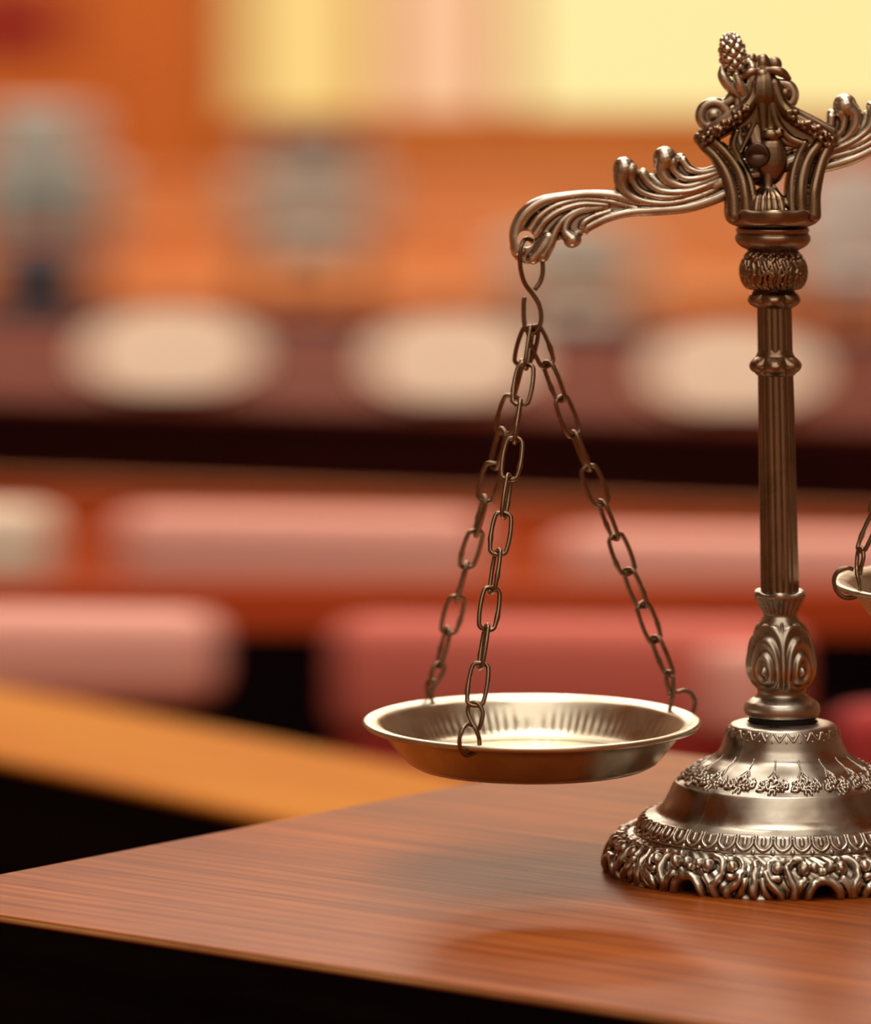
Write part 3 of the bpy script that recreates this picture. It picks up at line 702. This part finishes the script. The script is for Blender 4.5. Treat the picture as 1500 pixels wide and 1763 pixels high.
def desk(name, label, p0, ang, w, depth, h, top_m, panel_m, edge_m, edge_h=.055, shelf=True):
    """p0: front left corner on the floor, w runs along ang, depth goes away"""
    t = thing(name, label, 'desk', (p0[0], p0[1], 0), ang)
    boxo('desktop', (w/2, depth/2, h-.004), (w, depth, .008), top_m, t, bev=.002)
    boxo('edge_rail', (w/2, .015, h-.008-edge_h/2), (w-.01, .03, edge_h), edge_m, t, label='dark rail with the shadow under the desk edge in its colour')
    boxo('front_panel', (w/2, .05, (h-.02-edge_h)/2), (w-.02, .025, h-.02-edge_h), panel_m, t)
    for x in (.02, w-.02):
        boxo('end_panel', (x, depth/2+.04, (h-.02)/2), (.03, depth-.1, h-.021), panel_m, t)
    return t
# long speakers' desk with the name cards
def rowpt(px, py, h):            # point of height h seen at this pixel
    d = (CAMZ-h)*F/(py-YH); return Vector(((px-750)/F*d, d, h))
H2 = .75
a = rowpt(0, 687, H2); b = rowpt(1500, 737, H2); ang2 = math.atan2(b.y-a.y, b.x-a.x)
e2 = (b-a).normalized(); st = a-e2*1.3
W2 = 3.6
d2 = desk('long_desk', 'long mahogany desk with dark edge, carrying the row of cream nameplates', (st.x, st.y), ang2, W2, 1.3, H2, M_mah, M_rust, M_mahd, .085)
boxo('back_ledge', (W2/2, 1.27, H2+.007), (W2, .03, .014), M_navy, d2, label='dark blue strip along the far edge of the desk')
# oval-ended cream plates standing on the desk
def card(px, w, hgt, off, label, hd=H2, base_y=None):
    p = rowpt(px, 690+(px/1500)*50-5, hd); p = p+Vector((-math.sin(ang2), math.cos(ang2), 0))*off
    bm = bmesh.new(); t = .012; n = 32; out = []
    for k in range(n):
        a = 2*PI*k/n; c, q = math.cos(a), math.sin(a)
        out.append((w/2*math.copysign(abs(c)**.95, c), max(0, hgt/2*(1+1.06*math.copysign(abs(q)**.72, q)))))
    f1 = [bm.verts.new((x, -t, z)) for x, z in out]; f2 = [bm.verts.new((x, t, z)) for x, z in out]
    bm.faces.new(f1); bm.faces.new(f2[::-1])
    for k in range(n): bm.faces.new((f1[k], f2[k], f2[(k+1) % n], f1[(k+1) % n]))
    bmesh.ops.remove_doubles(bm, verts=bm.verts, dist=1e-6)
    o = obj('nameplate', bm, M_card, None, False); tag(o, label, 'nameplate', 'cream nameplates on the long desk')
    o.location = (p.x, p.y, hd+.0056); o.rotation_euler = (math.radians(-24), 0, math.radians(-2))
    return o
card(262, .205, .104, .05, 'cream round-ended nameplate, leftmost on the long desk')
card(752, .195, .104, .05, 'cream round-ended nameplate on the long desk, behind the chain of the left pan')
card(1240, .195, .10, .05, 'cream round-ended nameplate on the long desk, behind the column shaft')

# rose chairs behind nearer rows
def chair(label, px, top_py, d, w, mback, group, seat_t=.08, ang=ROW, back_h=.30, seat_z=.44, legm=None, cat='chair', name='upholstered_chair', headm=None, armr=False, seatm=None):
    x = (px-750)/F*d; top = CAMZ-(top_py-YH)/F*d
    t = thing(name, label, cat, (x, d, 0), ang, group)
    lm = legm or M_legd
    bh = min(back_h, top-seat_z-.03)
    boxo('backrest', (0, 0, top-bh/2), (w, .06, bh), mback, t, bev=.022, smooth=True)
    boxo('seat', (0, .24, seat_z-seat_t/2), (w, .44, seat_t), seatm or mback, t, bev=.02, smooth=True)
    for sx in (-1, 1):
        boxo('leg', (sx*(w/2-.03), .43, (seat_z-seat_t)/2), (.035, .035, seat_z-seat_t), lm, t)
        boxo('leg', (sx*(w/2-.03), .02, (top-bh*.7)/2), (.035, .028, top-bh*.7), lm, t)
        if armr:
            boxo('armrest', (sx*(w/2+.02), .2, seat_z+.1), (.06, .4, .24), mback, t, bev=.02, smooth=True)
    if headm:
        boxo('head_pad', (0, -.008, top-.035), (w*.7, .085, .085), headm, t, bev=.025, smooth=True)
    return t
G1 = 'upholstered chairs of the nearer row'; G2 = 'upholstered chairs in front of the long desk'
chair('faded pink upholstered chair at the left edge of the nearer row', 10, 1046, 4.30, .35, M_pink, G1, back_h=.075, ang=math.radians(-6))
chair('deep rose upholstered chair of the nearer row, behind the left pan', 975, 1066, 4.20, .37, M_rose, G1, back_h=.095, ang=math.radians(-6))
# lower part of the near rose chair is darker cloth; a pale pad hangs on it
_c = [o for o in COL.objects if o.get('label', '').startswith('deep rose')][0]
M_red = mat('dark_red_upholstery', lin(176, 48, 46), .75)
boxo('lower_back', (0, .004, .55), (.36, .05, .22), M_red, _c, bev=.015, smooth=True, label='darker red lower half of the chair back')
_bk = [o for o in _c.children if o.name.startswith('backrest')][0]
boxo('head_pad', (.143, -.045, .70), (.06, .03, .07), M_pink, _c, bev=.013, smooth=True, label='small pale pink pad on the chair back')
chair('low dark red upholstered chair at the right edge, behind the table', 1610, 1212, 3.68, .142, M_red, G1, back_h=.2, ang=0)
chair('rose upholstered chair behind the chains of the left pan, in front of the long desk', 520, 880, 5.35, .375, M_pink, G2, back_h=.09, ang=math.radians(-8))
chair('pale rose upholstered chair in front of the long desk, behind the column', 1330, 915, 5.15, .42, M_pink, G2, back_h=.075, ang=math.radians(-8))
chair('pale peach upholstered chair at the left edge, in front of the long desk', -150, 866, 5.4, .29, M_card, G2, back_h=.09, ang=math.radians(-8))
# wooden rail bench between the two chair rows
rl = thing('rail_bench', 'orange-brown wooden rail bench between the two rows of rose chairs', 'bench', (-1.2, 5.0, 0), math.radians(-3))
boxo('top_rail', (1.2, 0, .672), (2.6, .05, .045), M_rail, rl, bev=.006)
boxo('panel', (1.2, 0, .325), (2.56, .02, .64), M_dark, rl, label='near-black panel painting the shade below the bench rail')  # black sheet paints the darkness beneath the rail
boxo('leg', (.02, 0, .325), (.05, .04, .65), M_rail, rl); boxo('leg', (2.38, 0, .325), (.05, .04, .65), M_rail, rl)
# honey coloured desk close behind the table
pA = rowpt(0, 1303, .72); pB = rowpt(420, 1395, .72); ah = math.atan2(pB.y-pA.y, pB.x-pA.x)
eh = (pB-pA).normalized(); s0 = pA-eh*.4
nh = thing('honey_desk', 'honey-orange wooden desk angled behind the left side of the table', 'desk', (s0.x, s0.y, 0), ah)
boxo('desktop', (.65, .10, .717), (1.3, .20, .006), M_honey, nh, bev=.004)
boxo('front_panel', (.65, .012, .356), (1.28, .02, .712), M_dark, nh); boxo('leg', (.05, .16, .356), (.05, .05, .712), M_dark, nh); boxo('leg', (1.25, .16, .356), (.05, .05, .712), M_dark, nh)  # black front paints in the shade under the desk top

G3 = 'grey armchairs in front of the dais'
chair('grey armchair with dark head pad standing before the lit window', 540, 225, 17.6, .34, M_grey, G3, ang=math.radians(8), back_h=.34, seat_z=.38, headm=M_navy, armr=True, name='armchair')
chair('high-backed grey armchair with navy seat at the left of the photo', 62, 180, 14.2, .28, M_grey, G3, ang=math.radians(186), back_h=.36, seat_z=.55, armr=True, name='armchair', seatm=M_navy, seat_t=.30)
chair('low brown-grey armchair seen beside the beam hook', 990, 385, 14.8, .27, M_grey, G3, ang=0, back_h=.22, seat_z=.3, armr=True, name='armchair')
chair('light grey armchair at the right edge behind the yoke', 1475, 285, 16.0, .30, M_grey2, G3, ang=0, back_h=.30, seat_z=.36, armr=True, name='armchair')
# wooden cupboard against the back wall, left
cb = thing('cupboard', 'orange-brown wooden cupboard with a dark red upper door, against the back wall at left', 'cupboard', (wx(190)-.25, 22.3, .45))
cw = wx(385)-wx(-190)
boxo('body', (0, .25, .9), (cw, .5, 1.8), wood('cupboard_wood', lin(200, 118, 50), lin(184, 102, 40), (2, 2, 1), .5, .3), cb)
boxo('door', (-.25, -.01, .62), (.75, .03, .30), mat('dark_red_lacquer', lin(140, 34, 14), .4), cb, label='dark red lacquered door')
